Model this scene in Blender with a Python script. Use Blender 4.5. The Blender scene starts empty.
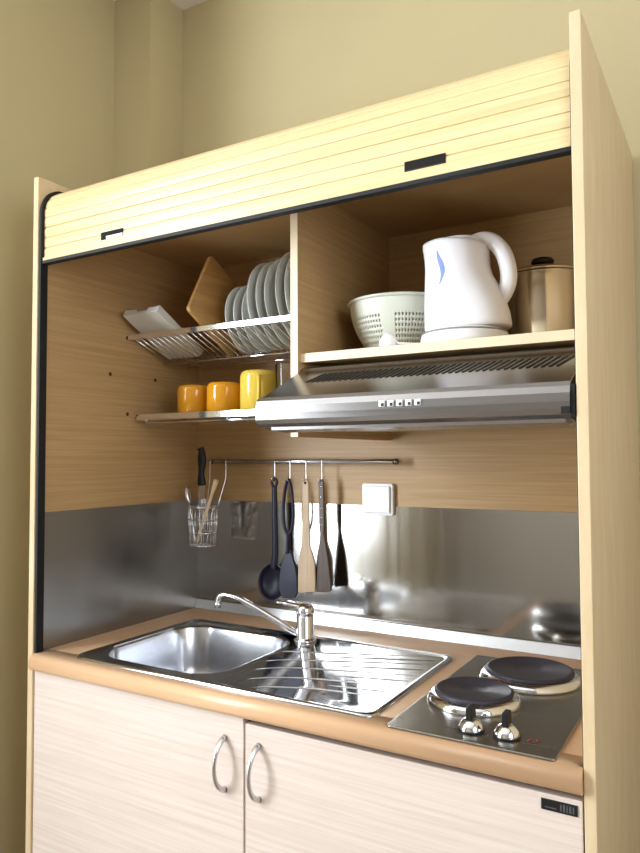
import bpy, math, random
from mathutils import Vector, Matrix
random.seed(5)
PI = math.pi
SC = bpy.context.scene
COL = SC.collection

# ------------------------------------------------------------------ camera
CAM_LOC = Vector((1.4915, -1.1406, 1.3759))
YAW, PITCH, ROLL, FPX = .5326, .0421, -.0043, 707.27
cam_data = bpy.data.cameras.new('camera')
cam = bpy.data.objects.new('camera', cam_data)
COL.objects.link(cam)
fw = Vector((-math.sin(YAW)*math.cos(PITCH), math.cos(YAW)*math.cos(PITCH), math.sin(PITCH)))
rt = Vector((math.cos(YAW), math.sin(YAW), 0))
up = rt.cross(fw)
rt2 = rt*math.cos(ROLL) + up*math.sin(ROLL)
up2 = -rt*math.sin(ROLL) + up*math.cos(ROLL)
cam.matrix_world = Matrix(((rt2.x, up2.x, -fw.x, CAM_LOC.x), (rt2.y, up2.y, -fw.y, CAM_LOC.y),
                           (rt2.z, up2.z, -fw.z, CAM_LOC.z), (0, 0, 0, 1)))
cam_data.sensor_fit = 'VERTICAL'
cam_data.sensor_height = 24
cam_data.lens = FPX/853*24
cam_data.clip_start = .02
SC.camera = cam

# ------------------------------------------------------------------ world, light, exposure
world = bpy.data.worlds.new('sky')
SC.world = world
world.use_nodes = True
bg = world.node_tree.nodes['Background']
bg.inputs[0].default_value = (.80, .90, 1, 1)
bg.inputs[1].default_value = 2.8


def area_light(name, loc, direction, sx, sy, power, color):
    d = bpy.data.lights.new(name, 'AREA')
    d.shape = 'RECTANGLE'
    d.size, d.size_y = sx, sy
    d.energy = power
    d.color = color
    o = bpy.data.objects.new(name, d)
    o.location = loc
    o.rotation_euler = Vector(direction).to_track_quat('-Z', 'Y').to_euler()
    COL.objects.link(o)
    return o


# daylight through the balcony door in the left wall of the room
area_light('balcony_door_daylight', (-.76, -1.50, 1.75), (1, 0, 0), .98, 1.85, 78, (.84, .92, 1))
# daylight through the window in the right wall
area_light('window_daylight', (2.64, -1.05, 1.75), (-1, 0, 0), 1.2, 1.2, 10, (.95, .97, 1))

SC.view_settings.view_transform = 'Standard'
SC.view_settings.look = 'None'
SC.view_settings.gamma = 1
SC.view_settings.use_curve_mapping = False
SC.view_settings.exposure = 0.45


# ------------------------------------------------------------------ materials
def lin(r, g, b):
    f = lambda c: (c/255/12.92) if c/255 <= .04045 else ((c/255+.055)/1.055)**2.4
    return (f(r), f(g), f(b), 1)


def new_mat(name):
    m = bpy.data.materials.new(name)
    m.use_nodes = True
    return m, m.node_tree.nodes, m.node_tree.links, m.node_tree.nodes['Principled BSDF']


def plain(name, col, rough=.5, metal=0, spec=.5, noise=.04, nscale=30, coat=0, trans=0, ior=1.45, bump=0):
    m, N, L, p = new_mat(name)
    c = lin(*col)
    tc = N.new('ShaderNodeTexCoord')
    nz = N.new('ShaderNodeTexNoise')
    nz.inputs['Scale'].default_value = nscale
    nz.inputs['Detail'].default_value = 4
    L.new(tc.outputs['Object'], nz.inputs['Vector'])
    mx = N.new('ShaderNodeMix')
    mx.data_type = 'RGBA'
    mx.inputs[6].default_value = tuple(v*(1-noise) for v in c[:3])+(1,)
    mx.inputs[7].default_value = tuple(min(1, v*(1+noise)) for v in c[:3])+(1,)
    L.new(nz.outputs['Fac'], mx.inputs[0])
    L.new(mx.outputs[2], p.inputs['Base Color'])
    p.inputs['Roughness'].default_value = rough
    p.inputs['Metallic'].default_value = metal
    p.inputs['Specular IOR Level'].default_value = spec
    p.inputs['Coat Weight'].default_value = coat
    p.inputs['Transmission Weight'].default_value = trans
    p.inputs['IOR'].default_value = ior
    if bump:
        b = N.new('ShaderNodeBump')
        b.inputs['Strength'].default_value = bump
        b.inputs['Distance'].default_value = .002
        L.new(nz.outputs['Fac'], b.inputs['Height'])
        L.new(b.outputs['Normal'], p.inputs['Normal'])
    return m


def wood(name, light, dark, scale=(2.6, 2.6, 130), rough=.42, contrast=(.35, .68), spec=.4):
    m, N, L, p = new_mat(name)
    tc = N.new('ShaderNodeTexCoord')
    mp = N.new('ShaderNodeMapping')
    mp.inputs['Scale'].default_value = scale
    L.new(tc.outputs['Object'], mp.inputs['Vector'])
    n1 = N.new('ShaderNodeTexNoise')
    n1.inputs['Scale'].default_value = 1.0
    n1.inputs['Detail'].default_value = 6
    n1.inputs['Roughness'].default_value = .65
    n1.inputs['Distortion'].default_value = .5
    L.new(mp.outputs['Vector'], n1.inputs['Vector'])
    cr = N.new('ShaderNodeValToRGB')
    cr.color_ramp.elements[0].position = contrast[0]
    cr.color_ramp.elements[1].position = contrast[1]
    cr.color_ramp.elements[0].color = lin(*dark)
    cr.color_ramp.elements[1].color = lin(*light)
    L.new(n1.outputs['Fac'], cr.inputs['Fac'])
    L.new(cr.outputs['Color'], p.inputs['Base Color'])
    b = N.new('ShaderNodeBump')
    b.inputs['Strength'].default_value = .12
    b.inputs['Distance'].default_value = .001
    L.new(n1.outputs['Fac'], b.inputs['Height'])
    L.new(b.outputs['Normal'], p.inputs['Normal'])
    p.inputs['Roughness'].default_value = rough
    p.inputs['Specular IOR Level'].default_value = spec
    return m


def brushed(name, col, rough, scale, rvar=.08, bump=.03):
    m, N, L, p = new_mat(name)
    tc = N.new('ShaderNodeTexCoord')
    mp = N.new('ShaderNodeMapping')
    mp.inputs['Scale'].default_value = scale
    L.new(tc.outputs['Object'], mp.inputs['Vector'])
    n1 = N.new('ShaderNodeTexNoise')
    n1.inputs['Scale'].default_value = 1
    n1.inputs['Detail'].default_value = 5
    L.new(mp.outputs['Vector'], n1.inputs['Vector'])
    mr = N.new('ShaderNodeMapRange')
    mr.inputs['To Min'].default_value = max(.02, rough-rvar)
    mr.inputs['To Max'].default_value = rough+rvar
    L.new(n1.outputs['Fac'], mr.inputs['Value'])
    L.new(mr.outputs['Result'], p.inputs['Roughness'])
    p.inputs['Metallic'].default_value = 1
    p.inputs['Base Color'].default_value = lin(*col)
    if bump:
        b = N.new('ShaderNodeBump')
        b.inputs['Strength'].default_value = bump
        b.inputs['Distance'].default_value = .001
        L.new(n1.outputs['Fac'], b.inputs['Height'])
        L.new(b.outputs['Normal'], p.inputs['Normal'])
    return m


M = {}
M['laminate'] = wood('pale_oak_laminate', (214, 186, 142), (200, 170, 126))
M['interior'] = wood('shade_darkened_laminate', (192, 157, 109), (172, 137, 91))  # oak laminate darkened, so part of the compartments' shade is in the colour
M['panel'] = wood('side_panel_laminate', (216, 193, 156), (206, 180, 141), (30, 30, 6))
M['edge'] = plain('pale_edge_band', (232, 212, 178), .45, noise=.05)
M['shutter'] = wood('shutter_laminate', (228, 206, 158), (212, 186, 134), (1.6, 90, 90), .32)
M['door'] = wood('door_laminate', (222, 207, 196), (208, 190, 176), (3, 3, 140), .4)
M['worktop'] = wood('worktop_laminate', (220, 180, 142), (206, 164, 124), (4, 40, 40), .3, (.2, .8))
M['black'] = plain('black_plastic', (22, 21, 22), .4)
M['rubber'] = plain('black_seal', (14, 14, 15), .6)
M['splash'] = brushed('brushed_splash_steel', (184, 180, 174), .12, (60, 60, 1.5), .05, .012)
M['hood'] = brushed('brushed_hood_steel', (150, 147, 147), .25, (2, 160, 160), .05, .012)
M['sink'] = brushed('sink_steel', (196, 198, 204), .09, (6, 6, 6), .03, .008)
M['bowl'] = brushed('sink_bowl_steel', (205, 206, 210), .24, (8, 8, 8), .05, .02)
M['hob'] = brushed('hob_steel', (150, 146, 138), .3, (2, 60, 60))
M['chrome'] = plain('chrome', (235, 236, 240), .07, 1, noise=.01)
M['satin'] = plain('satin_metal', (205, 205, 208), .25, 1, noise=.02)
M['dark_metal'] = plain('dark_rail_metal', (120, 112, 108), .3, 1, noise=.02)
M['iron'] = plain('hotplate_iron', (62, 58, 66), .5, .2, noise=.1, nscale=60)
M['wall'] = plain('yellow_wall_paint', (194, 179, 140), .9, spec=.15, noise=.03, nscale=5, bump=.08)
M['white_wall'] = plain('off_white_wall_paint', (160, 152, 142), .9, spec=.15, noise=.02, nscale=5)
M['ceiling'] = plain('white_ceiling_paint', (238, 234, 226), .9, spec=.15, noise=.01)
M['white'] = plain('white_plastic', (244, 243, 242), .3, noise=.01)
M['kettle'] = plain('kettle_white_plastic', (246, 244, 246), .28, noise=.01)
M['blue'] = plain('pale_blue_print', (120, 142, 214), .4, noise=.05)
M['grey'] = plain('grey_print', (150, 146, 142), .5)
M['pale_grey'] = plain('pale_grey_print', (176, 178, 178), .5)
M['colander'] = plain('cream_grey_plastic', (214, 216, 200), .4, noise=.02)
M['china'] = plain('white_china', (238, 240, 234), .15, noise=.01, coat=.3)
M['tray'] = plain('off_white_plastic', (216, 216, 208), .45, noise=.03)
M['board'] = wood('cutting_board_wood', (196, 154, 92), (170, 126, 70), (60, 4, 60), .5)
M['orange'] = plain('amber_glaze', (214, 146, 26), .15, noise=.06, coat=.4)
M['yellow'] = plain('yellow_glaze', (238, 206, 84), .18, noise=.04, coat=.4)
M['glass'] = plain('clear_glass', (250, 252, 252), .02, trans=1, ior=1.45, noise=0)
M['navy'] = plain('navy_nylon', (26, 26, 46), .38)
M['spatula'] = wood('beech_spatula', (204, 180, 152), (184, 158, 128), (60, 60, 4), .55)
M['dark_wood'] = wood('dark_turner', (92, 72, 58), (66, 50, 42), (60, 60, 5), .4)
M['spoon_wood'] = plain('light_wood', (232, 208, 168), .55)
M['pot'] = brushed('pot_steel', (205, 190, 165), .16, (2, 2, 80), .05, .02)
M['dim_print'] = plain('dim_badge_print', (84, 82, 84), .5)
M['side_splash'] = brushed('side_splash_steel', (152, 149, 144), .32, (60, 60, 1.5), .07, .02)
M['red'] = plain('red_indicator', (140, 30, 28), .3)
M['hole'] = plain('drilled_hole_dark', (74, 46, 30), .8)
M['void'] = plain('cavity_shade', (16, 13, 11), .9)  # near-black colour in place of shade inside gaps, slots and holes


def floor_mat():
    m, N, L, p = new_mat('beige_floor_tiles')
    tc = N.new('ShaderNodeTexCoord')
    br = N.new('ShaderNodeTexBrick')
    br.offset = 0
    br.inputs['Scale'].default_value = 3
    br.inputs['Brick Width'].default_value = 1
    br.inputs['Row Height'].default_value = 1
    br.inputs['Mortar Size'].default_value = .015
    br.inputs['Color1'].default_value = lin(146, 130, 112)
    br.inputs['Color2'].default_value = lin(138, 122, 104)
    br.inputs['Mortar'].default_value = lin(96, 84, 72)
    L.new(tc.outputs['Object'], br.inputs['Vector'])
    L.new(br.outputs['Color'], p.inputs['Base Color'])
    p.inputs['Roughness'].default_value = .35
    return m


M['floor'] = floor_mat()


# ------------------------------------------------------------------ mesh builder
class MB:
    def __init__(self):
        self.v, self.f, self.s = [], [], []

    def add(self, vs, fs, smooth=False, mat=None):
        b = len(self.v)
        for p in vs:
            p = Vector(p)
            self.v.append(mat @ p if mat is not None else p)
        for f in fs:
            self.f.append([b+i for i in f])
            self.s.append(smooth)
        return self

    def box(self, x0, x1, y0, y1, z0, z1, mat=None):
        vs = [(x0, y0, z0), (x1, y0, z0), (x1, y1, z0), (x0, y1, z0), (x0, y0, z1), (x1, y0, z1), (x1, y1, z1), (x0, y1, z1)]
        fs = [(0, 3, 2, 1), (4, 5, 6, 7), (0, 1, 5, 4), (1, 2, 6, 5), (2, 3, 7, 6), (3, 0, 4, 7)]
        return self.add(vs, fs, False, mat)

    def lathe(self, prof, c=(0, 0, 0), n=48, axis='z', mat=None, sx=1, sy=1, smooth=True, closed=False):
        vs, fs = [], []
        for r, h in prof:
            for i in range(n):
                a = 2*PI*i/n
                x, y = r*math.cos(a)*sx, r*math.sin(a)*sy
                if axis == 'z':
                    q = (x, y, h)
                elif axis == 'x':
                    q = (h, x, y)
                else:
                    q = (x, h, y)
                vs.append((q[0]+c[0], q[1]+c[1], q[2]+c[2]))
        k = len(prof)
        for j in range(k-1 if not closed else k):
            for i in range(n):
                a, b = j*n+i, j*n+(i+1) % n
                d, e = ((j+1) % k)*n+i, ((j+1) % k)*n+(i+1) % n
                fs.append((a, b, e, d))
        if not closed:
            if prof[0][0] > 1e-6:
                fs.append(tuple(range(n-1, -1, -1)))
            if prof[-1][0] > 1e-6:
                fs.append(tuple((k-1)*n+i for i in range(n)))
        return self.add(vs, fs, smooth, mat)

    def tube(self, pts, r, n=10, caps=True, mat=None, rz=None, closed=False):
        """round tube along a polyline; r may be a list; rz: second (flattening) radius"""
        P = [Vector(p) for p in pts]
        k = len(P)
        R = r if isinstance(r, (list, tuple)) else [r]*k
        R2 = R if rz is None else (rz if isinstance(rz, (list, tuple)) else [rz]*k)
        T = []
        for i in range(k):
            if closed:
                t = P[(i+1) % k]-P[i-1]
            elif i == 0:
                t = P[1]-P[0]
            elif i == k-1:
                t = P[-1]-P[-2]
            else:
                t = (P[i+1]-P[i]).normalized()+(P[i]-P[i-1]).normalized()
            T.append(t.normalized())
        ref = Vector((0, 1, 0)) if abs(T[0].y) < .9 else Vector((1, 0, 0))
        u = (ref-T[0]*ref.dot(T[0])).normalized()
        vs, fs = [], []
        for i in range(k):
            u = (u-T[i]*u.dot(T[i])).normalized()
            w = T[i].cross(u)
            for j in range(n):
                a = 2*PI*j/n
                vs.append(P[i]+u*math.cos(a)*R[i]+w*math.sin(a)*R2[i])
        for i in range(k if closed else k-1):
            for j in range(n):
                a, b = i*n+j, i*n+(j+1) % n
                d, e = ((i+1) % k)*n+j, ((i+1) % k)*n+(j+1) % n
                fs.append((a, b, e, d))
        if caps and not closed:
            fs.append(tuple(range(n-1, -1, -1)))
            fs.append(tuple((k-1)*n+j for j in range(n)))
        return self.add(vs, fs, True, mat)

    def prism(self, poly, lo, hi, axis='x', mat=None, smooth=False):
        """extrude a polygon: axis x -> poly in (y,z); y -> (x,z); z -> (x,y)"""
        n = len(poly)
        vs = []
        for h in (lo, hi):
            for a, b in poly:
                vs.append({'x': (h, a, b), 'y': (a, h, b), 'z': (a, b, h)}[axis])
        fs = [tuple(range(n-1, -1, -1)), tuple(range(n, 2*n))]
        self.add(vs, fs, False, mat)
        b = len(self.v)-2*n
        for i in range(n):
            self.f.append([b+i, b+(i+1) % n, b+n+(i+1) % n, b+n+i])
            self.s.append(smooth)
        return self

    def build(self, name, mat, parent=None, origin=None, bevel=0, seg=2, solid=0, fixn=True):
        if origin is None:
            origin = Vector(parent['_o']) if parent is not None else Vector((0, 0, 0))
        origin = Vector(origin)
        me = bpy.data.meshes.new(name)
        me.from_pydata([tuple(p-origin) for p in self.v], [], self.f)
        for p, s in zip(me.polygons, self.s):
            p.use_smooth = s
        me.validate()
        if fixn:
            import bmesh
            bm = bmesh.new()
            bm.from_mesh(me)
            bmesh.ops.recalc_face_normals(bm, faces=bm.faces)
            bm.to_mesh(me)
            bm.free()
        me.materials.append(M[mat] if isinstance(mat, str) else mat)
        o = bpy.data.objects.new(name, me)
        COL.objects.link(o)
        if parent is not None:
            o.parent = parent
        else:
            o.location = origin
        o['_o'] = tuple(origin)
        if solid:
            md = o.modifiers.new('solid', 'SOLIDIFY')
            md.thickness = solid
            md.offset = 0
        if bevel:
            md = o.modifiers.new('bevel', 'BEVEL')
            md.width = bevel
            md.segments = seg
            md.limit_method = 'ANGLE'
            md.angle_limit = math.radians(40)
            md.harden_normals = False
        return o


def tag(o, label, cat, group=None):
    o['label'] = label
    o['category'] = cat
    if group:
        o['group'] = group
    return o


def thing(name, label, cat, loc, group=None):
    o = bpy.data.objects.new(name, None)
    COL.objects.link(o)
    o.location = loc
    o['_o'] = tuple(loc)
    o.empty_display_size = .05
    return tag(o, label, cat, group)


def struct(o):
    o['kind'] = 'structure'
    return o


def dup(root, loc, label, group=None):
    def cp(o, par):
        c = o.copy()
        COL.objects.link(c)
        if par is not None:
            c.parent = par
        for ch in list(o.children):
            cp(ch, c)
        return c
    r = cp(root, None)
    r.location = loc
    r['label'] = label
    if group:
        r['group'] = group
    return r


def rrect(x0, x1, y0, y1, r, n=8):
    out = []
    for cx, cy, a0 in ((x1-r, y1-r, 0), (x0+r, y1-r, 90), (x0+r, y0+r, 180), (x1-r, y0+r, 270)):
        for i in range(n+1):
            a = math.radians(a0+90*i/n)
            out.append((cx+r*math.cos(a), cy+r*math.sin(a)))
    return out


def bez(p0, p1, p2, p3, n=12):
    out = []
    for i in range(n+1):
        t = i/n
        out.append(tuple((1-t)**3*a+3*(1-t)**2*t*b+3*(1-t)*t*t*c+t**3*d for a, b, c, d in zip(p0, p1, p2, p3)))
    return out


def crom(P, n=8):
    P = [Vector(p) for p in P]
    out = []
    for i in range(len(P)-1):
        a, b, c, d = P[max(i-1, 0)], P[i], P[i+1], P[min(i+2, len(P)-1)]
        for k in range(n):
            t = k/n
            out.append(.5*((2*b)+(c-a)*t+(2*a-5*b+4*c-d)*t*t+(3*b-a-3*c+d)*t**3))
    out.append(P[-1])
    return out


# ------------------------------------------------------------------ room shell
W, D = 1.278, .618
ZC = 2.897
struct(MB().box(-1.3, 2.8, -3.4, .85, -.1, 0).build('floor', 'floor'))
struct(MB().box(-1.3, 2.8, -3.4, .85, ZC, ZC+.1).build('ceiling', 'ceiling'))
struct(MB().box(-.4, 2.8, .65, .8, 0, ZC).build('wall_back', 'wall'))
wl = MB()
wl.prism([(-.26, -.3), (-.26, .495), (-.1, .495), (-.1, .65), (-.4, .65), (-.4, -.16), (-.85, -.16), (-.85, -.3)][::-1], 0, ZC, 'z')
# left wall of the room, with the balcony door opening
wl.box(-.85, -.7, -.98, -.3, 0, ZC)
wl.box(-.85, -.7, -3.4, -2.02, 0, ZC)
wl.box(-.85, -.7, -2.02, -.98, 2.74, ZC)
struct(wl.build('wall_left', 'wall'))
wr = MB()
wr.box(2.6, 2.75, -3.4, -1.68, 0, ZC).box(2.6, 2.75, -.42, .65, 0, ZC).box(2.6, 2.75, -1.68, -.42, 0, 1.12).box(2.6, 2.75, -1.68, -.42, 2.38, ZC)
struct(wr.build('wall_right', 'white_wall'))
wf = MB()
wf.box(-.7, 2.6, -3.4, -3.2, 0, ZC)
struct(wf.build('wall_front', 'white_wall'))
fr = MB()
fr.box(-.74, -.69, -2.02, -1.99, 0, 2.74).box(-.74, -.69, -1.01, -.98, 0, 2.74).box(-.74, -.69, -1.99, -1.01, 2.70, 2.74)
struct(fr.build('window_1', 'white'))

fr = MB()
fr.box(2.59, 2.63, -1.68, -1.64, 1.12, 2.38).box(2.59, 2.63, -.46, -.42, 1.12, 2.38).box(2.59, 2.63, -1.64, -.46, 1.12, 1.16).box(2.59, 2.63, -1.64, -.46, 2.34, 2.38)
struct(fr.build('window_2', 'white'))

# ------------------------------------------------------------------ kitchenette cabinet (tall roller-shutter unit)
Y0 = .0058
kc = thing('kitchenette_cabinet', 'tall pale oak kitchenette cabinet with raised roller shutter and open compartments', 'cabinet', (W/2, .3, 0))
MB().box(-.018, 0, Y0, .64, 0, 2.08).build('side_panel', 'panel', kc, bevel=.0015)
MB().box(W, W+.018, Y0, .64, 0, 2.08).build('side_panel', 'panel', kc, bevel=.0015)
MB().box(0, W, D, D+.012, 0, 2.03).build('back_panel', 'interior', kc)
# thin lining of the left inner wall, in the shade-darkened laminate
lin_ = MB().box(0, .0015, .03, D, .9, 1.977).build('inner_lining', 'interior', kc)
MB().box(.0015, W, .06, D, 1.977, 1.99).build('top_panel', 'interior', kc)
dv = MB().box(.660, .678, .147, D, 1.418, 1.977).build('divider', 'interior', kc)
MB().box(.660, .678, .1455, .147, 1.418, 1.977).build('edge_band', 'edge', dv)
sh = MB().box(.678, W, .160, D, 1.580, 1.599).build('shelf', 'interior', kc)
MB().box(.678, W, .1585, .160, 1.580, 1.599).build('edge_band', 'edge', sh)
# steel splash linings
sp = MB().box(.002, W, D-.003, D, .9, 1.2397).build('backsplash', 'splash', kc)
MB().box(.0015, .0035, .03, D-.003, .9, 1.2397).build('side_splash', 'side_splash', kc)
# guide tracks
for x0, xw in ((.0015, .007), (W-.0012, .0011)):
    tr = [(.011, .905), (.011, 1.985)]
    out = [(.009, .9)] + [(.009, 1.985)] + [(.009+.066-.066*math.cos(a), 1.985+.075*math.sin(a)) for a in [i*PI/2/8 for i in range(1, 9)]] + [(.45, 2.06)]
    inn = [(.45, 2.05)] + [(.03+.045-.045*math.cos(a), 1.985+.055*math.sin(a)) for a in [PI/2-i*PI/2/8 for i in range(0, 9)]] + [(.03, .9)]
    MB().prism(out+inn, x0, x0+xw, 'x').build('guide_track', 'rubber', kc)


# roller shutter: each slat has a rounded face; profile in (y,z) is swept along x
def shutter_profile():
    path = []
    z = 1.874
    while z < 1.985:
        path.append((.0185, z, -1, 0))
        z += .0010
    for i in range(0, 91):
        a = i/90*PI/2
        path.append((.0185+.058-.058*math.cos(a), 1.985+.067*math.sin(a), -math.cos(a), math.sin(a)))
    y = .08
    while y < .44:
        path.append((y, 2.052, 0, 1))
        y += .0030
    s = 0
    out = []
    pitch = .0255
    for i, (y, z, ny, nz) in enumerate(path):
        if i:
            s += math.hypot(y-path[i-1][0], z-path[i-1][1])
        t = (s % pitch)/pitch
        d = .0008*(1-(2*t-1)**2) - (.0028 if abs(2*t-1) > .93 else 0)
        out.append((y+ny*d, z+nz*d))
    inner = [(y-ny*.007, z-nz*.007) for (y, z, ny, nz) in path]
    return out, inner


so, si = shutter_profile()
mb = MB()
mb.prism(so+si[::-1], .0095, W-.0015, 'x', smooth=False)
shut = mb.build('roller_shutter', 'shutter', kc)
MB().box(.0095, W-.0015, .013, .027, 1.8665, 1.8745).build('bottom_bar', 'shutter', shut, bevel=.001)
MB().box(.0095, W-.0015, .012, .030, 1.8585, 1.8665).build('bottom_seal', 'rubber', shut, bevel=.001)
for i, (x0, x1) in enumerate(((.212, .284), (.988, 1.066))):
    g = MB()
    g.box(x0, x1, .0168, .0178, 1.8865, 1.9045)
    fp = g.build('finger_pull', 'void', shut)
    MB().box(x0+(.018 if i == 0 else .001), x1-.001, .0160, .0167, 1.8868, 1.8935 if i == 0 else 1.8885).build('pull_strip', 'white' if i == 0 else 'black', fp)  # strip along the lower edge, white on the left pull, black on the right
# drilled holes and shelf pins on the left inner wall
for y, z in ((.308, 1.715), (.245, 1.606), (.31, 1.498), (.421, 1.605)):
    MB().lathe([(.0055, 0), (.0055, .0006)], (.0015, y, z), 16, 'x').build('drilled_hole', 'hole', kc)

# ------------------------------------------------------------------ base cabinets
GAP = .636
for nm, lab, cat, x0, x1, ztop, hx in (
        ('sink_cabinet', 'pale base cabinet under the sink with bow handle near its right edge', 'cabinet', .002, GAP-.0015, .858, .588),
        ('fridge_cabinet', 'pale base cabinet under the hob with dark badge at top right', 'cabinet', GAP+.0015, W-.002, .848, .672)):
    t = thing(nm, lab, cat, ((x0+x1)/2, .3, 0))
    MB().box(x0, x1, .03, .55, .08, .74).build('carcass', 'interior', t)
    MB().box(x0, x1, .07, .55, 0, .08).build('plinth', 'laminate', t)
    MB().box(x0, x1, .030, .048, .74, .858).build('front_rail', 'void', t)  # coloured near-black to paint the shade in the gap above the door
    dr = MB().box(x0+.001, x1-.001, .010, .029, .09, ztop).build('door', 'door', t, bevel=.0012)
    hb = MB()
    zt, zb = .812, .708
    pts = bez((hx, .010, zt), (hx-.002, -.034, zt-.012), (hx-.002, -.034, zb+.012), (hx, .010, zb), 18)
    rr = [.0065-.0026*math.sin(PI*i/18) for i in range(19)]
    hb.tube(pts, rr, 10)
    hd = hb.build('handle', 'satin', dr)
    if nm == 'fridge_cabinet':
        bd = MB().box(1.213, 1.268, .0078, .0102, .8235, .8405).build('badge', 'black', dr, bevel=.0008)
        bm = MB()
        x = 1.242
        for w, h in ((.0022, .010), (.003, .011), (.0018, .010), (.003, .011), (.0022, .010)):
            bm.box(x, x+w, .0074, .0079, .832-h/2, .832+h/2)
            x += w+.0022
        bm.box(1.219, 1.236, .0074, .0079, .828, .8295)
        bm.build('badge_print', 'dim_print', bd)

# ------------------------------------------------------------------ worktop
wt = thing('worktop', 'peach laminate worktop with rounded front edge carrying sink and hob', 'worktop', (W/2, .3, .86))
prof = [(.05, .9)]
for i in range(0, 9):
    a = PI/2+i*PI/2/8
    prof.append((.012+.018*math.cos(a)-.002, .882+.018*math.sin(a)))
for i in range(0, 7):
    a = PI+i*PI/2/6
    prof.append((.006+.014*math.cos(a)-.0, .872+.012*math.sin(a)))
prof.append((.05, .86))
b = MB()
b.prism(prof, .0036, W-.001, 'x', smooth=True)
b.box(.0036, .125, .05, D-.003, .86, .9)
b.box(.525, W-.001, .05, D-.003, .86, .9)
b.box(.125, .525, .448, D-.003, .86, .9)
b.build('top_board', 'worktop', wt)
us = MB()
q = [(D-.0035, .9002), (D-.0035, .9285), (D-.0075, .9290), (D-.0105, .9272), (D-.0215, .9020), (D-.0220, .9002)]
us.prism(q[::-1], .004, W-.001, 'x')
us.build('upstand', 'satin', wt, bevel=.001)

# ------------------------------------------------------------------ sink
sk = thing('sink', 'stainless steel inset sink with left bowl and grooved drainer', 'sink', (.51, .25, .9))
SX0, SX1, SY0, SY1 = .1154, .9105, .0257, .4754
BX0, BX1, BY0, BY1 = .142, .503, .072, .425
BC = ((BX0+BX1)/2, (BY0+BY1)/2)


def ray_rr(x0, x1, y0, y1, r, c, ang):
    dx, dy = math.cos(ang), math.sin(ang)
    lo, hi = 0, 2
    def inside(x, y):
        if x < x0 or x > x1 or y < y0 or y > y1:
            return False
        cx = min(max(x, x0+r), x1-r)
        cy = min(max(y, y0+r), y1-r)
        return (x-cx)**2+(y-cy)**2 <= r*r+1e-12
    for _ in range(40):
        m = (lo+hi)/2
        if inside(c[0]+dx*m, c[1]+dy*m):
            lo = m
        else:
            hi = m
    return (c[0]+dx*lo, c[1]+dy*lo)


NS = 240
angs = [2*PI*i/NS for i in range(NS)]
# extra density toward the far drainer corners
angs = sorted(set([round(a, 5) for a in angs]+[round(math.atan2(y-BC[1], x-BC[0]) % (2*PI)+k*.004, 5) for x, y in ((SX1-.02, SY0+.01), (SX1-.02, SY1-.01), (SX0+.01, SY0+.01), (SX0+.01, SY1-.01)) for k in range(-8, 9)]))
NS = len(angs)


def loops_mesh(specs, cap=False):
    vs, fs = [], []
    for (x0, x1, y0, y1, r, z) in specs:
        for a in angs:
            p = ray_rr(x0, x1, y0, y1, r, BC, a)
            vs.append((p[0], p[1], z))
    for j in range(len(specs)-1):
        for i in range(NS):
            a, b = j*NS+i, j*NS+(i+1) % NS
            fs.append((a, b, b+NS, a+NS))
    if cap:
        fs.append(tuple((len(specs)-1)*NS+i for i in range(NS)))
    return MB().add(vs, fs, True)


def ins(d, z, r):
    return (SX0+d, SX1-d, SY0+d, SY1-d, r, z)


def bins(d, z, r):
    return (BX0+d, BX1-d, BY0+d, BY1-d, r, z)


pl = loops_mesh([ins(0, .9003, .03), ins(.001, .9035, .03), ins(.004, .9058, .028), ins(.010, .9060, .024), ins(.016, .9030, .02), ins(.02, .9022, .018), bins(-.008, .9022, .085), bins(-.003, .9012, .082), bins(0, .898, .08)])
pl.build('drainer_plate', 'sink', sk)
bw = loops_mesh([bins(0, .898, .08), bins(.003, .885, .08), bins(.008, .80, .078), bins(.014, .765, .074), bins(.028, .750, .066), bins(.05, .746, .05), bins(.12, .744, .03), bins(.165, .743, .008)], True)
bw.build('bowl', 'bowl', sk)
MB().lathe([(.0, .7445), (.012, .7445), (.02, .747), (.035, .7475), (.039, .7455)], (BC[0], BC[1], 0), 32).build('drain', 'chrome', sk)
g = MB()
GR = .0026
for pts in (
        [(.878, .453), (.74, .40), (.62, .352), (.56, .33), (.525, .31), (.512, .25)],
        [(.880, .389), (.76, .340), (.64, .288), (.58, .262), (.535, .225), (.515, .16)],
        [(.884, .297), (.78, .266), (.68, .236), (.61, .208), (.555, .165), (.53, .10)],
        [(.886, .208), (.80, .191), (.71, .172), (.645, .148), (.59, .11), (.565, .07)],
        [(.884, .138), (.82, .128), (.745, .117), (.69, .098), (.64, .075), (.62, .055)],
        [(.880, .421), (.75, .371), (.64, .324)],
        [(.882, .343), (.78, .305), (.68, .264)],
        [(.885, .253), (.80, .231), (.71, .206)],
        [(.886, .173), (.82, .160), (.745, .146)]):
    p3 = crom([(x, y, .9018) for x, y in pts], 6)
    n = len(p3)
    rad = [GR*min(1, .3+3*i/n, .3+3*(n-1-i)/n) for i in range(n)]
    g.tube(p3, rad, 8, rz=[r*.75 for r in rad])
g.build('drainer_grooves', 'sink', sk)

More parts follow.
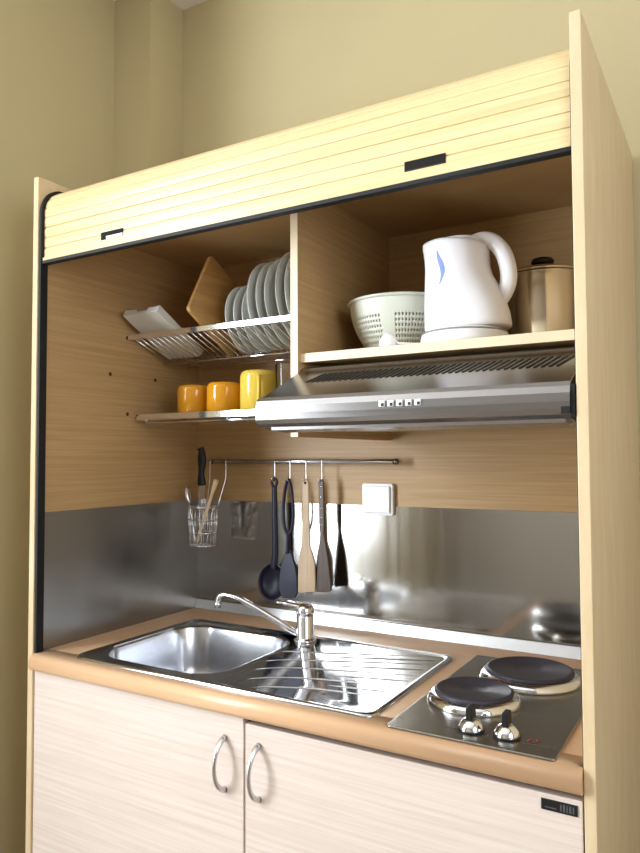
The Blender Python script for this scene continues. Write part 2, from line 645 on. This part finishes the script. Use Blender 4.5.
# ------------------------------------------------------------------ tap
tp = thing('kitchen_tap', 'chrome mixer tap with long spout over the sink bowl', 'tap', (.522, .424, .902))
cxt, cyt = .522, .424
MB().lathe([(.0, .902), (.029, .902), (.029, .907), (.024, .910), (.0225, .914), (.0225, .966), (.021, .969), (.0, .969)], (cxt, cyt, 0), 32).build('body', 'chrome', tp)
lv = MB().lathe([(.0, .970), (.0225, .970), (.0235, .975), (.022, .988), (.016, .996), (.0, .999)], (cxt, cyt, 0), 32)
lv.tube(crom([(cxt, cyt, .988), (.497, .414, .994), (.472, .405, .999), (.454, .398, 1.000)], 6), [.016]*6+[.014]*6+[.011]*6+[.008], 12, rz=[.008]*6+[.006]*6+[.0045]*6+[.0035])
lv.build('lever', 'chrome', tp)
spt = MB()
pp = crom([(.516, .418, .917), (.478, .405, .936), (.405, .388, .974), (.345, .377, 1.000), (.308, .372, 1.0075), (.292, .3705, 1.006), (.283, .370, .998), (.281, .370, .980)], 6)
spt.tube(pp, [.0105-.0035*min(1, i/24) for i in range(len(pp))], 14)
sp_o = spt.build('spout', 'chrome', tp)
MB().lathe([(.0, .972), (.0095, .972), (.0095, .988), (.0, .989)], (.281, .370, 0), 20).build('aerator', 'satin', sp_o)

# ------------------------------------------------------------------ hob
hbx = thing('electric_hob', 'steel two plate electric hob set into the worktop', 'hob', (1.092, .257, .9))
pts = rrect(.9473, 1.2373, .0045, .5124, .008, 4)
hp = MB()
hp.prism(pts, .9002, .9048, 'z')
hp.build('hob_plate', 'hob', hbx, bevel=.002, seg=3)
for nm, c, r in (('hotplate', (1.043, .199), .081), ('hotplate', (1.103, .385), .096)):
    ring = MB().lathe([(.0, .9049), (r+.007, .9049), (r+.008, .908), (r+.004, .916), (r-.002, .921), (r-.008, .922), (.0, .922)], (c[0], c[1], 0), 64)
    rim = ring.build('steel_ring', 'chrome', hbx)
    MB().lathe([(.0, .9223), (r-.006, .9223), (r-.006, .9265), (r-.010, .9285), (r*.86, .9290), (r*.85, .9280), (r*.36, .9280), (r*.34, .9262), (.0, .9260)], (c[0], c[1], 0), 64).build(nm, 'iron', hbx)
for c in ((1.085, .056), (1.146, .059)):
    k = MB().lathe([(.0, .9049), (.0215, .9049), (.0220, .908), (.0195, .915), (.0145, .921), (.010, .925), (.0, .926)], (c[0], c[1], 0), 28).build('knob', 'chrome', hbx)
    MB().lathe([(.0223, .9049), (.0223, .9080), (.0232, .9080), (.0232, .9049)], (c[0], c[1], 0), 28, closed=True).build('knob_skirt', 'black', k)
    gm = MB().prism([(c[0]-.006, .924), (c[0]+.006, .924), (c[0]+.005, .946), (c[0]-.005, .946)], c[1]-.012, c[1]+.012, 'y')
    gm.build('grip', 'black', k, bevel=.0015)
for c in ((1.184, .060), (1.197, .064)):
    MB().lathe([(.0, .9049), (.0035, .9049), (.0028, .9062), (.0, .9066)], (c[0], c[1], 0), 12).build('indicator_lamp', 'red', hbx)

# ------------------------------------------------------------------ range hood
hd = thing('range_hood', 'slim brushed steel range hood mounted under the right shelf', 'range hood', (.975, .2, 1.43))
X0, X1 = .6785, W-.0085
arc = [(.006, 1.440), (.001, 1.448), (-.001, 1.460), (.0005, 1.474), (.004, 1.485), (.010, 1.4925)]
top = [(.012, 1.4925), (.150, 1.5575), (.158, 1.566), (.170, 1.570), (.47, 1.570), (.47, 1.436), (.05, 1.428), (.014, 1.433)]
cn = MB()
# left end bulges past the divider in front of it, as the canopy is wider than its body
cn.prism(top[::-1], X0, X1, 'x')
cn.build('canopy', 'hood', hd, bevel=.001)
lip = MB()
lip.prism((arc+[(.0119, 1.4924), (.0138, 1.4335)])[::-1], .6705, X1, 'x', smooth=False)
lip.build('front_lip', 'hood', hd)
lb = MB()
lb.prism([(.014, 1.428), (.014, 1.434), (.060, 1.428), (.060, 1.424)], .70, X1-.01, 'x')
lb.build('filter_visor', 'hood', hd)
gr = MB()
d = Vector((0, .138, .065)).normalized()
nrm = Vector((0, -d.z, d.y))
n_s = 40
for i in range(n_s):
    x = .735+i*(1.262-.735-.03)/(n_s-1)
    a = Vector((x, .012, 1.4925))+d*.080
    h = d*.050
    sl = Vector((.020, 0, 0))
    wv = Vector((.0046, 0, 0))
    q = [a, a+wv, a+wv+h+sl, a+h+sl]
    vs = [p+nrm*.0002 for p in q]+[p+nrm*.0016 for p in q]
    gr.add(vs, [(0, 3, 2, 1), (4, 5, 6, 7), (0, 1, 5, 4), (1, 2, 6, 5), (2, 3, 7, 6), (3, 0, 4, 7)])
gr.build('vent_grille', 'black', hd)
for i in range(5):
    x = .942+i*.0172
    bb = MB().box(x, x+.011, -.0030, .0015, 1.4635, 1.4745).build('button', 'white', hd, bevel=.001)
    MB().box(x+.005, x+.0105, -.0036, -.0029, 1.4645, 1.470).build('button_mark', 'black', bb)
MB().box(1.255, W-.0085, -.003, .010, 1.441, 1.452).build('end_switch', 'black', hd, bevel=.001)
MB().box(W-.0083, W-.0015, .004, .03, 1.436, 1.487).build('end_cap', 'black', hd)

# ------------------------------------------------------------------ dish rack (upper left)
XR0, XR1 = .006, .657
rk = thing('dish_rack', 'chrome wire dish rack spanning the upper left compartment', 'dish rack', (.33, .45, 1.655))
MB().box(XR0, XR1, .3045, .3085, 1.7085, 1.7235).build('front_rail', 'chrome', rk, bevel=.001)
MB().box(XR0, XR1, .598, .602, 1.706, 1.724).build('rear_rail', 'chrome', rk, bevel=.001)
b = MB()
for y, z in ((.451, 1.6555), (.56, 1.6555)):
    b.tube([(XR0, y, z), (XR1, y, z)], .0028, 8)
b.build('cross_rods', 'chrome', rk)
wn = 31
w_ = MB()
for i in range(wn):
    x = .022+i*(.64-.022)/(wn-1)
    w_.tube([(x, .3085, 1.7155), (x, .446, 1.6608), (x, .452, 1.6597), (x, .560, 1.6597), (x, .566, 1.6608), (x, .598, 1.712)], .0015, 6)
w_.build('wires', 'chrome', rk)

# plates
WIRE_TOP = 1.6612


def plate(R, name, label, x, y, tilt, group, mat='china'):
    pr = [(.0, -.001), (R*.50, -.001), (R*.54, -.0025), (R*.57, -.0015), (R*.72, .003), (R*.97, .013), (R, .0155), (R*.995, .0175),
          (R*.97, .0165), (R*.72, .0075), (R*.60, .003), (R*.50, .0018), (.0, .0018)]
    o = MB().lathe(pr, (0, 0, 0), 56, 'x').build(name, mat)
    o.location = (x, y, WIRE_TOP+R+.001)
    o.rotation_euler = (0, math.radians(tilt), 0)
    return tag(o, label, 'plate', group)


plate(.095, 'side_plate', 'small white plate in the rack nearest the cutting board', .298, .452, -3, 'small plates in the dish rack')
plate(.095, 'side_plate', 'middle one of the three small white plates in the rack', .326, .452, -3, 'small plates in the dish rack')
plate(.095, 'side_plate', 'small white plate touching the first large plate in the rack', .354, .452, -3, 'small plates in the dish rack')
for x, R, y, lab in ((0.400, .119, .436, 'white dinner plate standing right behind the small plates'),
                     (0.428, .119, .436, 'second white dinner plate counted from the small plates'),
                     (0.456, .121, .436, 'third white dinner plate counted from the small plates'),
                     (0.488, .130, .447, 'fourth white dinner plate counted from the small plates'),
                     (0.516, .130, .447, 'fifth white dinner plate counted from the small plates'),
                     (0.544, .130, .447, 'white dinner plate nearest the cabinet divider')):
    plate(R, 'dinner_plate', lab, x, y, -3, 'large plates in the dish rack')

# cutting board: a rounded rectangle in the y-z plane, corner pointing forward
u = Vector((0, .488, .873)).normalized()
v = Vector((0, .873, -.488)).normalized()
c0 = Vector((.25, .277, 1.768))
cb = MB()
Lu, Lv = .193, .222
rp = rrect(0, Lu, 0, Lv, .012, 5)
vs = [c0+u*a+v*b_+Vector((h, 0, 0)) for h in (-.006, .006) for a, b_ in rp]
n = len(rp)
cb.add(vs, [tuple(range(n)), tuple(range(2*n-1, n-1, -1))]+[(i, (i+1) % n, n+(i+1) % n, n+i) for i in range(n)])
bo = min(p.z for p in vs)
cbo = cb.build('cutting_board', 'board', origin=(.25, .42, WIRE_TOP), bevel=.002)
cbo.location.z += WIRE_TOP-bo
tag(cbo, 'brown wooden cutting board standing on its corner in the dish rack', 'cutting board')

# off-white drainer tray leaning out of the rack at the left wall
ty = thing('plastic_tray', 'off-white plastic tray leaning out of the rack by the left wall', 'tray', (.09, .44, WIRE_TOP))
dd = Vector((0, .23-.440, 1.785-1.667)).normalized()
nn = Vector((0, -dd.z, dd.y))
if nn.z < 0:
    nn = -nn
lo = Vector((0, .440, 1.667))
mt = Matrix(((1, dd.x, nn.x, 0), (0, dd.y, nn.y, lo.y), (0, dd.z, nn.z, lo.z), (0, 0, 0, 1)))
LEN = .205
tb = MB()
tb.box(.032, .160, 0, LEN, 0, .003, mt)
for x0, x1, y0, y1 in ((.032, .035, 0, LEN), (.157, .160, 0, LEN), (.035, .157, 0, .003)):
    tb.box(x0, x1, y0, y1, .003, .020, mt)
tb.build('tray_body', 'tray', ty)
mb = MB()
mb.box(.035, .074, LEN-.004, LEN, .003, .018, mt)
mb.box(.118, .157, LEN-.004, LEN, .003, .018, mt)
mb.box(.074, .118, LEN-.004, LEN, .003, .009, mt)
mb.build('notched_lip', 'tray', ty)

# ------------------------------------------------------------------ mug shelf
ms = thing('mug_shelf', 'narrow chrome tray shelf holding the mugs under the dish rack', 'shelf', (.33, .42, 1.48))
MB().box(.018, .655, .331, .56, 1.4905, 1.4945).build('tray_plate', 'satin', ms)
fr_ = MB()
fr_.box(.018, .655, .328, .331, 1.480, 1.4975)
fr_.build('front_rail', 'chrome', ms, bevel=.0008)
MB().tube([(.03, .350, 1.474), (.64, .350, 1.474)], .0042, 8).build('lower_rail', 'chrome', ms)
for x0 in (.035, .33, .635):
    MB().box(x0-.003, x0+.003, .347, .353, 1.474, 1.4905).build('rail_post', 'chrome', ms)
MB().box(.018, .655, .56, .563, 1.478, 1.4965).build('rear_rail', 'chrome', ms, bevel=.0008)
for x0, x1 in ((.0015, .018), (.655, .66)):
    MB().tube([(x0, .345, 1.488), (x1, .345, 1.488)], .004, 8).build('support_pin', 'satin', ms)
    MB().tube([(x0, .54, 1.488), (x1, .54, 1.488)], .004, 8).build('support_pin', 'satin', ms)
MZ = 1.4946


def mug(label, x, y, mat, R, H, hang, name='mug'):
    t = thing(name, label, 'mug', (x, y, MZ), 'upturned mugs on the chrome shelf')
    pr = [(R-.004, 0), (R, .0015), (R, H*.80), (R*.985, H*.88), (R*.93, H*.95), (R*.84, H*.985), (R*.74, H), (R*.70, H-.002), (.0, H-.002)]
    inn = [(.0, H-.008), (R*.82, H-.010), (R-.005, H*.82), (R-.005, .001)]
    MB().lathe([(a, b_+MZ) for a, b_ in inn+pr[0:]], (x, y, 0), 40).build('body', mat, t)
    ca, sa = math.cos(hang), math.sin(hang)
    pts = [(x+ca*(R-.003+q), y+sa*(R-.003+q), MZ+z) for q, z in bez((0, H*.80), (.036, H*.86), (.036, H*.20), (0, H*.26), 14)]
    MB().tube(pts, .0055, 10, rz=.0075).build('handle', mat, t)
    return t


mug('amber mug upturned at the left end of the chrome shelf', .170, .40, 'orange', .047, .083, 1.9)
mug('amber mug upturned between the other amber mug and the yellow one', .279, .40, 'orange', .049, .085, 1.6)
mug('taller yellow mug upturned with its handle facing the front', .394, .40, 'yellow', .050, .110, -.95)
gl = MB().lathe([(.0, .004), (.024, .004), (.028, .008), (.033, .12), (.034, .122), (.035, .12), (.030, .004), (.027, 0), (.0, 0)], (0, 0, 0), 36).build('drinking_glass', 'glass')
gl.location = (.488, .40, MZ+.0003)
tag(gl, 'clear drinking glass between the yellow mug and the divider', 'glass')

# ------------------------------------------------------------------ upper right: colander, kettle, pot
SZ = 1.5993
cl = thing('colander', 'cream white plastic colander bowl with rows of drain holes', 'colander', (.828, .352, SZ))
prof = [(.000, .004), (.045, .004), (.052, .000), (.058, .001)]
zs = []
mb = MB()
NC = 180
rings = []
H = .121
for k in range(0, 23):
    t = k/22
    rings.append((.062+.052*(1-(1-t)**2.0), .004+H*t))
vs, fs = [], []
ctr = (.828, .352)
allr = [(.0005, .004), (.050, .004)]+rings
for r, z in allr:
    for i in range(NC):
        a = 2*PI*i/NC
        vs.append((ctr[0]+r*math.cos(a), ctr[1]+r*math.sin(a), SZ+z))
for j in range(len(allr)-1):
    for i in range(NC):
        if 4 <= j <= 17 and j % 2 == 0 and i % 2 == 0 and (i % 36) < 27:
            continue
        a, b_ = j*NC+i, j*NC+(i+1) % NC
        fs.append((a, b_, b_+NC, a+NC))
mb.add(vs, fs, True)
mb.build('bowl', 'colander', cl, solid=.0028)
MB().lathe([(.112, SZ+.121), (.121, SZ+.1235), (.122, SZ+.126), (.120, SZ+.129), (.113, SZ+.1285), (.1115, SZ+.125)], (ctr[0], ctr[1], 0), 72, closed=True).build('rim', 'colander', cl)
MB().lathe([(.050, SZ), (.056, SZ), (.058, SZ+.005), (.052, SZ+.005)], (ctr[0], ctr[1], 0), 48, closed=True).build('foot_ring', 'colander', cl)

# kettle base with cord
KX, KY = 1.002, .254
kb = thing('kettle_base', 'round white power base under the kettle with plug and cord', 'kettle base', (KX, KY, SZ))
MB().lathe([(.0, 0), (.088, 0), (.090, .004), (.090, .014), (.087, .024), (.080, .031), (.060, .033), (.0, .033)], (KX+.012, KY+.002, SZ), 56).build('base_disc', 'white', kb)
MB().lathe([(.0875, .0235), (.0885, .025), (.0865, .027)], (KX+.012, KY+.002, SZ), 56, closed=True).build('base_seam', 'grey', kb)
MB().tube(crom([(.935, .21, SZ+.006), (.915, .192, SZ+.006), (.90, .183, SZ+.007), (.892, .182, SZ+.012)], 6), .003, 8).build('cord', 'white', kb)
pg = MB().lathe([(.0, 0), (.017, 0), (.019, .004), (.018, .014), (.012, .024), (.006, .030), (.0, .031)], (.876, .182, SZ+.0002), 20)
pg.build('plug', 'white', kb)

kt = thing('electric_kettle', 'white plastic electric kettle with pale blue leaf mark, on the shelf', 'kettle', (KX, KY, SZ+.0332))
KZ = SZ+.0334
kr = [(.0, 0), (.066, 0), (.0685, .003), (.069, .012), (.069, .03), (.0688, .05), (.0684, .07), (.0678, .09), (.0672, .11), (.0664, .13), (.0656, .15), (.065, .165), (.0645, .173), (.063, .178), (.055, .182), (.0, .184)]


def kettle_r(h):
    for (r0, h0), (r1, h1) in zip(kr, kr[1:]):
        if h0 <= h <= h1 and h1 > h0:
            return r0+(r1-r0)*(h-h0)/(h1-h0)
    return .07


vs, fs = [], []
NK = 72
for r, h in kr:
    for i in range(NK):
        a = 2*PI*i/NK
        dirx, diry = math.cos(a), math.sin(a)
        # pouring lip towards -x near the top, handle fairing towards +x near the foot
        k = min(1, r/.06)
        ext = .011*max(0, -dirx)**8*max(0, min(1, (h-.135)/.045))*k
        ext += k*max(0, dirx)**3*.041*max(0, 1-(h/.118)**1.7)
        hh = h-dirx*.007*max(0, min(1, (h-.12)/.06))*k
        vs.append((KX+dirx*(r+ext), KY+diry*(r+ext), KZ+hh))
for j in range(len(kr)-1):
    for i in range(NK):
        a, b_ = j*NK+i, j*NK+(i+1) % NK
        fs.append((a, b_, b_+NK, a+NK))
MB().add(vs, fs, True).build('body', 'kettle', kt)
ld = MB().lathe([(.0, .190), (.036, .189), (.046, .186), (.048, .180), (.0, .180)], (KX+.004, KY, KZ), 40)
ld.build('lid', 'kettle', kt)
hp_ = crom([(KX+.028, KY, 1.8125), (KX+.052, KY, 1.8165), (KX+.076, KY, 1.807), (KX+.096, KY, 1.780), (KX+.1055, KY, 1.742), (KX+.102, KY, 1.712), (KX+.088, KY, 1.688), (KX+.068, KY, 1.671), (KX+.050, KY, 1.662)], 6)
nh = len(hp_)
MB().tube(hp_, [.0125]*nh, 14, rz=[.0125+.0045*math.sin(PI*i/(nh-1))**.6 for i in range(nh)]).build('handle', 'kettle', kt)


def patch(mb, a0, a1, h0, h1, off=.0006, lean=0.0, n=8, shape=None):
    vs, fs = [], []
    for j in range(n+1):
        t = j/n
        h = h0+(h1-h0)*t
        w = 1 if shape is None else shape(t)
        am = (a0+a1)/2+lean*math.sin(t*PI*1.4)
        for s in (-1, -.33, .33, 1):
            a = am+s*w*(a1-a0)/2
            r = kettle_r(h)+off
            vs.append((KX+math.cos(a)*r, KY+math.sin(a)*r, KZ+h))
    for j in range(n):
        for i in range(3):
            a = j*4+i
            fs.append((a, a+1, a+5, a+4))
    mb.add(vs, fs, True)


lf = MB()
aa = math.radians(-100)
patch(lf, aa-.14, aa+.05, .085, .155, lean=.10, n=14, shape=lambda t: .25+.9*math.sin(PI*min(1, t*1.02))**1.2*(t*.7+.35))
lf.build('leaf_mark', 'blue', kt)
pm = MB()
patch(pm, math.radians(-76), math.radians(-59), .0125, .0165, n=2)
pm.build('maker_mark', 'grey', kt)

# stock pot
PX, PY = 1.143, .390
pt = thing('steel_pot', 'lidded stainless steel pot beside the kettle at the right panel', 'pot', (PX, PY, SZ))
R = .0765
MB().lathe([(.0, .0), (R-.004, .0), (R, .004), (R, .012), (R-.0012, .014), (R-.0012, .150), (R+.0015, .152), (R+.002, .156), (R-.001, .157), (.0, .157)], (PX, PY, SZ), 56).build('body', 'pot', pt)
ldp = MB().lathe([(.0, .1575), (R+.001, .1575), (R+.003, .1595), (R+.001, .164), (R*.9, .1675), (R*.5, .173), (.0, .175)], (PX, PY, SZ), 56).build('lid', 'pot', pt)
MB().lathe([(.0, .1745), (.010, .1745), (.010, .179), (.021, .183), (.024, .189), (.021, .195), (.012, .198), (.0, .1985)], (PX, PY, SZ), 28).build('lid_knob', 'black', ldp)

# ------------------------------------------------------------------ utensil rail and what hangs on it
RY, RZ = .582, 1.361
rl = thing('utensil_rail', 'steel hanging rail fixed across the back above the splash', 'rail', (.39, RY, RZ))
MB().tube([(.083, RY, RZ), (.708, RY, RZ)], .0070, 14).build('rail_bar', 'satin', rl)
for x in (.083, .708):
    MB().lathe([(.0, -.004), (.0080, -.004), (.0084, .003), (.0075, .008), (.0, .009)], (x, RY, RZ), 18, 'x').build('end_cap', 'dark_metal', rl)
    sgn = .012 if x < .3 else -.012
    MB().tube([(x+sgn, RY+.004, RZ), (x+sgn, D-.0035, RZ)], .005, 10).build('bracket', 'dark_metal', rl)


def hook(x, label, zb=1.306):
    b = MB()
    p = []
    r = .0080
    for i in range(13):
        a = PI*1.15-i/12*PI*1.15
        p.append((x, RY-r*math.cos(a)*1.0*-1, RZ+.0+r*math.sin(a)))
    # top loop over the rail, straight drop at the front, bottom loop
    p = [(x, RY+.0090*math.cos(a), RZ+.0090*math.sin(a)) for a in [(-.15+1.15*i/10)*PI for i in range(11)]]
    y0 = p[-1][1]
    p.append((x, y0, RZ-.02))
    p.append((x, y0, zb+.008))
    p += [(x, y0-.008+.008*math.cos(a), zb+.006-.008*math.sin(a)) for a in [i/8*PI*1.05 for i in range(1, 9)]]
    b.tube(p, .0016, 8)
    o = b.build('s_hook', 'chrome', origin=(x, RY, RZ))
    return tag(o, label, 'hook', 's hooks on the utensil rail')


hook(.323, 'chrome s-hook on the rail holding the navy ladle')
hook(.376, 'chrome s-hook on the rail holding the navy serving spoon')
hook(.430, 'chrome s-hook on the rail holding the pale wooden spatula')
hook(.482, 'chrome s-hook on the rail holding the dark turner')
HY = RY-.0170
HZ = 1.306


# ladle
def flat_loop(mb, pts2, y, th):
    """flat outline (x,z) extruded in y"""
    mb.prism(pts2, y-th/2, y+th/2, 'y')


t = thing('ladle', 'navy nylon ladle hanging first from the left on the rail', 'ladle', (.322, HY, HZ))
b = MB()
ring = [(.3225+.009*math.cos(a), HY, 1.3005+.012*math.sin(a)) for a in [2*PI*i/20 for i in range(20)]]
b.tube(ring, .0042, 8, closed=True, rz=.0042)
hpts = crom([(.3222, HY, 1.290), (.3235, HY, 1.22), (.325, HY, 1.14), (.324, HY, 1.085), (.318, HY, 1.05)], 6)
b.tube(hpts, [.0055+.002*math.sin(PI*i/24) for i in range(len(hpts))], 10, rz=[.0085+.003*i/24 for i in range(len(hpts))])
b.build('handle', 'navy', t)
bwl = MB()
rotm = Matrix.Translation((.314, HY-.002, 1.012)) @ Matrix.Rotation(math.radians(16), 4, 'Y') @ Matrix.Rotation(math.radians(88), 4, 'X')
prl = []
for i in range(0, 11):
    a = i/10*PI/2
    prl.append((.045*math.sin(a), -.030*math.cos(a)))
prl += [(.046, .001), (.0435, .001)]
for i in range(9, -1, -1):
    a = i/10*PI/2
    prl.append((.0425*math.sin(a), -.0275*math.cos(a)))
bwl.lathe(prl, (0, 0, 0), 36, 'z', rotm, sx=1.0, sy=1.18)
bwl.build('bowl', 'navy', t)

# serving spoon with a long looped handle
t = thing('serving_spoon', 'navy serving spoon with long looped handle beside the ladle', 'spoon', (.376, HY, HZ))
b = MB()
ol = []
for i in range(40):
    a = 2*PI*i/40
    ol.append((.3765+.0165*math.cos(a)*(1-.25*math.sin(a)), HY, 1.232+.078*math.sin(a)))
b.tube(ol, .0056, 8, closed=True, rz=.0045)
b.tube(crom([(.3765, HY, 1.158), (.377, HY, 1.13), (.377, HY, 1.10)], 6), [.008+.004*i/12 for i in range(13)], 10, rz=[.005]*13)
b.build('handle', 'navy', t)
hdp = []
left = [(.371, 1.112), (.362, 1.092), (.352, 1.065), (.346, 1.035), (.344, 1.0), (.350, .980), (.362, .973)]
right = [(.385, .972), (.402, .977), (.409, .992), (.408, 1.035), (.402, 1.065), (.393, 1.092), (.384, 1.112)]
hdp = left+right
b = MB()
b.prism(hdp, HY-.004, HY+.004, 'y')
b.build('head', 'navy', t, bevel=.003)

# wooden spatula
t = thing('wooden_spatula', 'pale wooden spatula with broad blade hanging third on the rail', 'spatula', (.436, HY, HZ))
out = [(.4235, 1.300), (.427, 1.309), (.434, 1.312), (.441, 1.309), (.4445, 1.300), (.446, 1.20), (.448, 1.125), (.455, 1.105), (.463, 1.08), (.4655, .998),
       (.4075, .992), (.409, 1.07), (.4135, 1.10), (.420, 1.125), (.4225, 1.20)]
b = MB()
b.prism(out[::-1], HY-.0035, HY+.0035, 'y')
b.build('blade', 'spatula', t, bevel=.002)
MB().lathe([(.0, -.0041), (.0036, -.0041), (.0036, -.0033), (.0, -.0033)], (.434, HY, 1.301), 14, 'y').build('hanging_hole', 'void', t)

# dark turner with steel riveted handle
t = thing('turner', 'dark brown turner with riveted handle hanging rightmost on the rail', 'turner', (.487, HY, HZ))
out = [(.4765, 1.305), (.481, 1.312), (.488, 1.312), (.4925, 1.305), (.4945, 1.19), (.493, 1.16), (.499, 1.13), (.507, 1.09), (.5155, 1.012), (.515, 1.004), (.470, .998), (.468, 1.005), (.473, 1.08), (.478, 1.13), (.481, 1.16), (.477, 1.19)]
b = MB()
b.prism(out[::-1], HY-.003, HY+.003, 'y')
b.build('blade', 'dark_wood', t, bevel=.0015)
for z in (1.292, 1.262, 1.232, 1.206, 1.186):
    MB().lathe([(.0, -.0046), (.0028, -.0042), (.0034, -.003), (.0, -.0028)], (.4855, HY, z), 12, 'y').build('rivet', 'chrome', t)

# cutlery basket hanging at the left end
BXc, BYc, BR = .082, .513, .044
bk = thing('cutlery_basket', 'chrome wire cutlery basket hanging at the left end of the rail', 'basket', (BXc, BYc, 1.112))
b = MB()
for z in (1.112, 1.150, 1.190, 1.226):
    rr = .040+.006*(z-1.112)/.114
    b.tube([(BXc+rr*math.cos(a), BYc+rr*.9*math.sin(a), z) for a in [2*PI*i/32 for i in range(32)]], .0016 if z < 1.22 else .0026, 6, closed=True)
for i in range(22):
    a = 2*PI*i/22
    b.tube([(BXc+.040*math.cos(a), BYc+.036*math.sin(a), 1.112), (BXc+.046*math.cos(a), BYc+.0414*math.sin(a), 1.226)], .0011, 5)
for i in range(-4, 5):
    x = i*.008
    h = math.sqrt(max(0, .040**2-x*x))*.9
    b.tube([(BXc+x, BYc-h, 1.112), (BXc+x, BYc+h, 1.112)], .0011, 5)
b.build('wire_body', 'chrome', bk)
for x in (.060, .122):
    b = MB()
    p = [(x, RY+.0090*math.cos(a), RZ+.0090*math.sin(a)) for a in [(-.15+1.15*i/10)*PI for i in range(11)]]
    y0 = p[-1][1]
    p += [(x, y0, RZ-.05), (x*.7+BXc*.3, BYc+.040, 1.235), (x*.7+BXc*.3, BYc+.037, 1.224)]
    b.tube(p, .0015, 6)
    b.build('hanger', 'chrome', bk)

kn = thing('kitchen_knife', 'kitchen knife with black handle standing in the wire basket', 'knife', (.078, .515, 1.115))
b = MB()
hpz = crom([(.079, .512, 1.290), (.078, .510, 1.32), (.0815, .509, 1.355), (.081, .508, 1.39), (.078, .507, 1.402)], 6)
b.tube(hpz, [.0085+.0012*math.sin(i*.55) for i in range(len(hpz))], 10, rz=[.0125+.0022*math.sin(i*.5+1) for i in range(len(hpz))])
b.build('handle', 'black', kn)
b = MB()
b.prism([(.066, 1.291), (.092, 1.291), (.0905, 1.16), (.083, 1.122), (.078, 1.118), (.070, 1.16)], .511, .5128, 'y')
b.build('blade', 'satin', kn)

sw = MB()
a, c = Vector((.155, .486, 1.308)), Vector((.076, .494, 1.122))
n = 16
sw.tube([a+(c-a)*i/n for i in range(n+1)], [.0075 if i < 3 else .005 for i in range(n+1)], 10)
tag(sw.build('wooden_spoon', 'spoon_wood', origin=tuple(c)), 'light wooden spoon handle slanting out of the wire basket to the right', 'spoon')


def cutlery(name, label, cat, foot, head, kind):
    f, h = Vector(foot), Vector(head)
    t = thing(name, label, cat, tuple(f))
    d_ = (h-f)
    L_ = d_.length
    d_.normalize()
    MB().tube([f+d_*L_*i/10 for i in range(11)], [.003+.0022*abs(1-i/5)*(i < 5) for i in range(11)], 8, rz=.0016).build('handle', 'chrome', t)
    side = Vector((1, 0, 0))
    b = MB()
    if kind == 'spoon':
        p = [h+d_*(.052*i/12) for i in range(13)]
        b.tube(p, [.001+.003*(i == 12)+.0125*math.sin(PI*min(1, (i+.5)/13)) for i in range(13)], 12, rz=[.0018]*13)
        b.build('bowl', 'chrome', t)
    else:
        p = [h+d_*(.018*i/4) for i in range(5)]
        b.tube(p, [.003, .006, .009, .010, .010], 8, rz=.0015)
        for k in range(4):
            o = side*(k-1.5)*.0056
            b.tube([h+d_*.016+o, h+d_*.05+o], .0013, 6)
        b.build('tines', 'chrome', t)
    return t


cutlery('tablespoon', 'steel spoon with its bowl up at the left of the wire basket', 'spoon', (.066, .500, 1.118), (.046, .496, 1.235), 'spoon')
cutlery('fork', 'steel fork with tines up in the middle of the wire basket', 'fork', (.092, .496, 1.118), (.102, .490, 1.205), 'fork')
cutlery('teaspoon', 'small steel spoon low at the right side of the wire basket', 'spoon', (.086, .528, 1.118), (.102, .530, 1.18), 'spoon')

for o in bpy.data.objects:
    if o.parent is None:
        if o.name.split('.')[0] in ('s_hook', 'ladle', 'serving_spoon', 'wooden_spatula', 'turner'):
            o.location.x += .005
            o.location.y += {'ladle': .006, 'serving_spoon': -.003}.get(o.name, 0)
        elif o.name.split('.')[0] in ('cutlery_basket', 'kitchen_knife', 'wooden_spoon', 'tablespoon', 'fork', 'teaspoon'):
            o.location.x += .026

# ------------------------------------------------------------------ wall socket
so_ = thing('wall_socket', 'square white wall socket with closed cover on the back panel', 'socket', (.643, D-.003, 1.258))
MB().prism(rrect(.5965, .6895, 1.2150, 1.3010, .006, 4)[::-1], D-.014, D-.0002, 'y').build('frame', 'white', so_, bevel=.002)
MB().prism(rrect(.6035, .6825, 1.2215, 1.2945, .004, 4)[::-1], D-.0205, D-.0141, 'y').build('cover', 'white', so_, bevel=.0025)

for o in bpy.data.objects:
    if '_o' in o:
        del o['_o']
